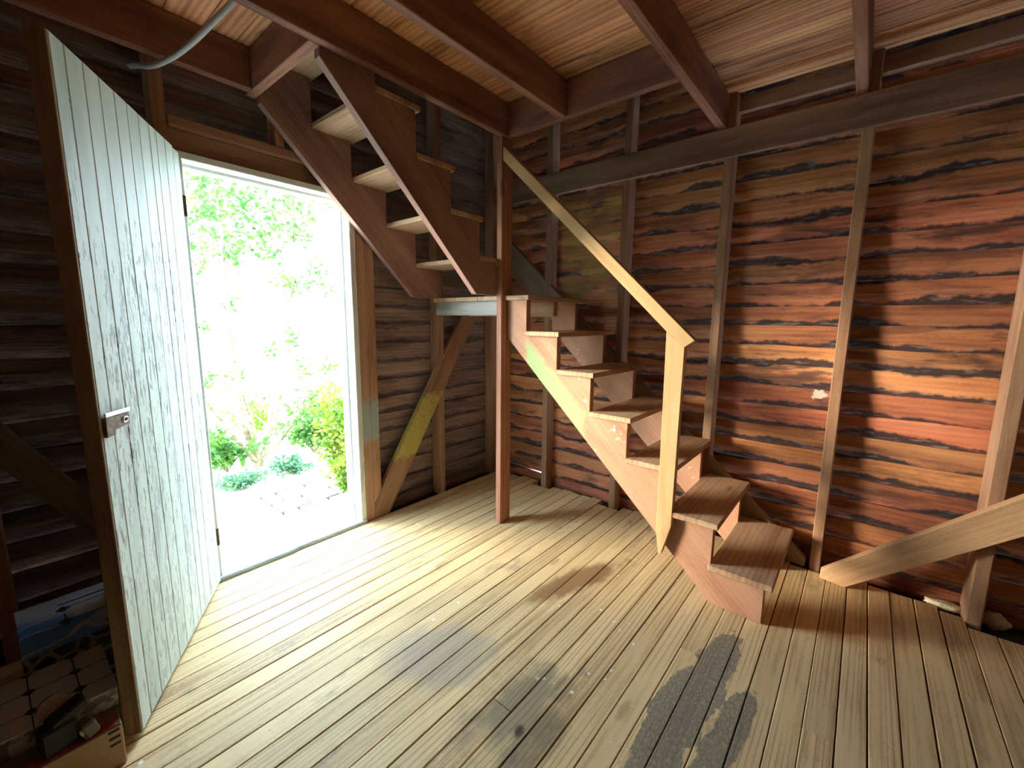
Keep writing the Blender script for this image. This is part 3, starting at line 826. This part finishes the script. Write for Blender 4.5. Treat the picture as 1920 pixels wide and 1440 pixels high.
new_obj('red_stripe', bm_mesh(bm, 'red_stripe'), flat('red_print', (0.34, 0.07, 0.055), 0.6, 0, 120.0, 0.3), cb, mwc)
op, mwo = placed_box('tile_pack', -1.845, -0.035, 0.1352, 0.285, 0.315, 0.062, 0.02, M['oct'], 'stack of white octagon vinyl tiles with dark diamonds on the cardboard carton', 'tile pack')
# dark tool resting on the front of the carton
tool = empty('hand_tool', (-1.66, 0.0, 0.135), 'black hand tool with grey-green block lying on the carton', 'tool')
blk = flat('black_plastic', (0.018, 0.018, 0.018), 0.45); gg = flat('grey_green_plastic', (0.14, 0.17, 0.15), 0.55); lb = flat('pale_label', (0.55, 0.53, 0.46), 0.6)
def tbox(n, s, c, rot, m, parent=None):
    mw = Matrix.Translation(c) @ rot
    return new_obj(n, bm_mesh(box_bm(*s, 0.006), n), m, parent or tool, mw)
RZ = lambda a: Matrix.Rotation(a, 4, 'Z'); RY = lambda a: Matrix.Rotation(a, 4, 'Y'); RX = lambda a: Matrix.Rotation(a, 4, 'X')
body = tbox('body', (0.05, 0.075, 0.075), (-1.652, -0.012, 0.174), RZ(0.2), blk)
tbox('grip', (0.05, 0.085, 0.03), (-1.665, 0.012, 0.222), RZ(0.25) @ RX(0.30), blk)
bt = tbox('block', (0.045, 0.036, 0.05), (-1.640, 0.046, 0.161), RZ(0.3) @ RX(0.25), gg)
tbox('sticker', (0.006, 0.022, 0.024), (-1.6205, 0.040, 0.166), RZ(0.3) @ RX(0.25), lb, bt)
bm = bmesh.new()
bmesh.ops.create_cone(bm, cap_ends=True, segments=24, radius1=0.034, radius2=0.034, depth=0.018)
dsk = new_obj('disc', bm_mesh(bm, 'disc'), flat('brown_disc', (0.22, 0.15, 0.11), 0.5), tool, Matrix.Translation((-1.692, -0.012, 0.236)) @ RZ(0.2) @ RY(1.2))

# pale foam sealant squeezed up at the foot of the wall
foam_m = flat('pale_foam', (0.72, 0.68, 0.50), 0.8, 0, 60.0, 0.3)
def foam(c, sx, sy, sz, label, seed):
    bm = bmesh.new()
    bmesh.ops.create_icosphere(bm, subdivisions=3, radius=1.0)
    for v in bm.verts:
        k = 1 + 0.35 * mnoise.noise(v.co * 1.7 + Vector((seed, 0, 0))) + 0.12 * mnoise.noise(v.co * 5 + Vector((0, seed, 0)))
        v.co = Vector((v.co.x * sx * k, v.co.y * sy * k, v.co.z * sz * k))
    o = smooth(new_obj('foam_sealant', bm_mesh(bm, 'foam_sealant'), foam_m, None, Matrix.Translation(c)))
    tag(o, label, 'foam')
foam((0.42, 2.80, 0.0), 0.075, 0.028, 0.020, 'flat pale foam strip squeezed up between floor and thick stud', 3)
foam((0.585, 2.775, 0.012), 0.045, 0.03, 0.038, 'lumpy pale foam blob against the thick stud under the sawn brace', 8)

# ================================================================ OUTDOORS
ground = abox('garden_ground', -60, -2.6, -40, 45, -0.26, -0.20, M['ground'], None, 0)
tag(ground, 'pale dry garden ground outside the doorway', 'ground', kind='structure')
under = abox('footing', XL - 0.08, XN + 0.1, YB - 0.1, YR + 0.1, -0.26, -0.1215, M['dark'], None, 0)
tag(under, 'dark footing under the plank floor', 'footing', kind='structure')
for i, (xa, xb, zt, lab) in enumerate(((-2.845, -2.672, -0.055, 'pale weathered porch plank next to the threshold'), (-3.05, -2.870, -0.06, 'pale weathered porch plank along the paved path'))):
    p = abox('porch_plank', xa, xb, -0.9, 3.4, -0.1675, zt, M['porch'], None, 0.006)
    tag(p, lab, 'plank')
path = abox('paved_path', -3.99, -2.64, -1.5, 4.2, -0.23, -0.168, M['dark'], None, 0.004)
tag(path, 'pale slab path edged with brick pavers outside the doorway', 'path', kind='structure')
pms = {w_: bm_mesh(box_bm(0.192, w_ - 0.024, 0.05, 0.006), 'paver') for w_ in (0.24, 0.12)}
rnd = random.Random(9)
for r_ in range(4):
    ya = 1.25
    for c_ in range(9):
        w_ = 0.12 if (r_ % 2 and c_ == 0) else 0.24
        new_obj('paver', pms[w_], M['paver'], path, Matrix.Translation((-3.965 + r_ * 0.215 + 0.1075, ya + w_ / 2, -0.143 + rnd.uniform(-0.003, 0.003))))
        ya += w_
# slab beside the pavers, same level
abox('slab', -3.975, -3.09, -1.4, 1.24, -0.168, -0.118, M['paver'], path, 0.005)

def leaf_quads(pts_fn, n, size, rnd, droop=0.3):
    vs_, fs = [], []
    for _ in range(n):
        c, base = pts_fn()
        L = size * rnd.uniform(0.6, 1.3)
        d = Vector((rnd.gauss(0, 1), rnd.gauss(0, 1), rnd.gauss(-droop, 0.7)))
        d = (d.normalized() + (base if base is not None else Vector((0, 0, 0)))).normalized()
        s = d.cross(Vector((rnd.gauss(0, 1), rnd.gauss(0, 1), rnd.gauss(0.8, 0.6)))).normalized()
        n_ = d.cross(s)
        i = len(vs_)
        vs_ += [c, c + d * L * 0.45 + s * L * 0.28 + n_ * L * 0.06, c + d * L, c + d * L * 0.45 - s * L * 0.28 + n_ * L * 0.06]
        fs += [(i, i + 1, i + 2), (i, i + 2, i + 3)]
    return vs_, fs

def foliage_obj(vs_, fs, mat, parent, org):
    me = bpy.data.meshes.new('foliage')
    me.from_pydata([v - org for v in vs_], [], fs)
    o = new_obj('foliage', me, mat, parent, Matrix.Translation(org))
    o['kind'] = 'stuff'
    return o

def tree(base, stems, clusters, leafn, size, label, seed, leafmat='leaf', group=None):
    rnd = random.Random(seed)
    base = Vector(base)
    root = empty('garden_tree', base, label, 'tree', group)
    ends = []
    for st in stems:
        P = catmull([base] + [Vector(p) for p in st[0]], 5)
        n = len(P)
        rad = [st[1] * (1 - 0.75 * i / (n - 1)) + 0.004 for i in range(n)]
        o = smooth(new_obj('trunk', bm_mesh(tube_bm([p - base for p in P], rad, 8), 'trunk'), M['bark'], root, Matrix.Translation(base)))
        for q in range(n // 3, n - 1, 2):
            d = Vector((rnd.gauss(0, 0.6), rnd.gauss(0, 0.6), rnd.uniform(0.1, 0.8)))
            e = P[q] + d * 0.35
            tb = tube_bm([P[q] - base, P[q] + d * 0.18 - base + Vector((0, 0, 0.02)), e - base], [rad[q] * 0.5, rad[q] * 0.35, 0.003], 5)
            new_obj('branch', bm_mesh(tb, 'branch'), M['bark'], root, Matrix.Translation(base))
            ends.append((e, 0.10))
    cl = [(Vector(c), Vector(r)) for c, r in clusters] + [(e, Vector((rr, rr, rr))) for e, rr in ends if rnd.random() < 0.35]
    wts = [r.x * r.y * r.z for c, r in cl]
    tot = sum(w ** 0.5 for w in wts)
    V, F = [], []
    for (c, r), w in zip(cl, wts):
        k = int(leafn * (w ** 0.5) / tot)
        def fn(c=c, r=r):
            return c + Vector((rnd.gauss(0, 0.5) * r.x, rnd.gauss(0, 0.5) * r.y, rnd.gauss(0, 0.5) * r.z)), None
        v, f = leaf_quads(fn, k, size, rnd)
        F += [tuple(i + len(V) for i in t) for t in f]; V += v
    foliage_obj(V, F, M[leafmat], root, base)
    return root

CAMV = CAM
def at(px, py, X):
    """point on the vertical plane x = X seen at photo pixel (px, py)"""
    d = r2 * ((px - 960) / 796.0) - u2 * ((py - 720) / 796.0) + fwd
    return CAMV + d * ((X - CAMV.x) / d.x)

B0 = Vector((-4.82, 1.63, -0.2))
tree(B0, [
    ([at(520, 770, -4.75), at(540, 660, -4.7), at(548, 520, -4.7), at(552, 410, -4.75), at(545, 345, -4.8), at(520, 250, -4.9)], 0.028),
    ([at(455, 790, -4.9), at(430, 745, -5.0), at(415, 700, -5.1), at(395, 560, -5.3), at(372, 430, -5.4), at(350, 300, -5.4)], 0.04),
    ([at(470, 790, -4.8), at(445, 700, -4.7), at(430, 600, -4.6), at(415, 450, -4.6)], 0.030),
    ([at(400, 770, -4.6), at(380, 745, -4.4), at(345, 690, -4.2)], 0.022),
    ([at(530, 820, -4.9), at(560, 770, -5.0), at(578, 700, -5.1), at(600, 560, -5.2)], 0.018),
    ([at(503, 800, -5.0), at(506, 745, -5.1), at(505, 650, -5.2)], 0.022)],
    [(at(395, 345, -5.0), (0.25, 0.25, 0.30)), (at(365, 400, -5.2), (0.20, 0.16, 0.45)), (at(352, 470, -5.2), (0.15, 0.10, 0.35)), (at(440, 380, -4.9), (0.25, 0.22, 0.35)),
     (at(470, 400, -4.8), (0.2, 0.18, 0.28)), (at(515, 410, -4.7), (0.15, 0.14, 0.40)), (at(575, 400, -4.7), (0.16, 0.16, 0.35)), (at(535, 360, -4.8), (0.15, 0.12, 0.25)),
     (at(460, 320, -4.9), (0.15, 0.12, 0.22)), (at(490, 445, -4.8), (0.12, 0.12, 0.18)), (at(385, 330, -4.8), (0.2, 0.12, 0.15)), (at(410, 440, -5.0), (0.1, 0.1, 0.3)),
     (at(540, 530, -4.7), (0.12, 0.12, 0.16)), (at(570, 535, -4.7), (0.12, 0.14, 0.12)), (at(595, 510, -4.7), (0.08, 0.12, 0.1)), (at(560, 440, -4.7), (0.1, 0.1, 0.1)), (at(500, 470, -4.8), (0.1, 0.2, 0.06)), (at(620, 375, -4.8), (0.1, 0.15, 0.06)), (at(440, 475, -5.0), (0.1, 0.06, 0.15))],
    2600, 0.062, 'multi-stemmed young tree with pale bark outside the doorway', 31, 'leaf')
tree((-9.5, 1.2, -0.2), [([(-9.5, 1.3, 1.2), (-9.4, 1.5, 2.6), (-9.5, 1.7, 4.4)], 0.09), ([(-9.6, 0.9, 1.0), (-9.7, 0.4, 2.8), (-9.8, 0.2, 4.0)], 0.06)],
     [((-9.5, 1.6, 4.6), (1.0, 1.3, 0.8)), ((-9.6, 0.6, 4.3), (0.9, 1.0, 0.8)), ((-9.3, 2.6, 4.5), (0.8, 1.0, 0.6))], 1800, 0.13, 'taller distant tree behind the multi-stemmed young tree', 32, 'leaf_cool')

def shrub(base, r, h, n, size, label, mat, seed, name='leafy_shrub', group=None):
    rnd = random.Random(seed)
    base = Vector(base)
    root = empty(name, base, label, 'shrub', group)
    bm = bmesh.new()
    tips = []
    for i in range(9):
        a_ = rnd.uniform(0, 6.28); rr = rnd.uniform(0.2, 0.9)
        tip = Vector((math.cos(a_) * r * rr, math.sin(a_) * r * rr, h * rnd.uniform(0.5, 1.0)))
        tube_bm([(0, 0, 0), tip * 0.5 + Vector((0, 0, h * 0.1)), tip], [0.008, 0.006, 0.003], 5, bm)
        tips.append(tip)
    new_obj('stems', bm_mesh(bm, 'stems'), M['bark'], root, Matrix.Translation(base))
    def fn():
        t = rnd.choice(tips)
        k = rnd.uniform(0.25, 1.05)
        return base + t * k + Vector((rnd.gauss(0, 0.16) * r, rnd.gauss(0, 0.16) * r, abs(rnd.gauss(0, 0.10)) * h)), None
    v, f = leaf_quads(fn, n, size, rnd, 0.0)
    foliage_obj(v, f, M[mat], root, base)
    return root
def on_ground(px, py, z=-0.2):
    d = r2 * ((px - 960) / 796.0) - u2 * ((py - 720) / 796.0) + fwd
    p = CAMV + d * ((z - CAMV.z) / d.z)
    return p
shrub(on_ground(425, 885), 0.34, 0.42, 700, 0.075, 'dark broad-leaved low shrub at the foot of the young tree', 'leaf', 41)
shrub(on_ground(640, 905), 0.36, 0.95, 950, 0.065, 'tall lime green shrub growing over the pavers', 'leaf_lime', 42)
shrub(on_ground(655, 935), 0.22, 0.35, 500, 0.05, 'low feathery green clump at the edge of the pavers', 'leaf_lime', 43)
shrub(on_ground(548, 888), 0.24, 0.16, 450, 0.05, 'low green groundcover clump along the path behind the pavers', 'leaf_cool', 44, 'groundcover_clump')
shrub(on_ground(445, 915), 0.30, 0.14, 450, 0.05, 'low green groundcover clump along the slab edge before the tree', 'leaf_cool', 45, 'groundcover_clump')
shrub(on_ground(590, 850), 0.38, 0.55, 700, 0.08, 'mid green bush between the young tree and the lime shrub', 'leaf', 46)
shrub(on_ground(475, 812), 0.5, 0.4, 500, 0.08, 'loose lime green bush directly behind the young tree stems', 'leaf_lime', 47)
shrub(on_ground(600, 805), 0.6, 0.6, 600, 0.09, 'dark green bush farther back beyond the mid green bush', 'leaf', 48)
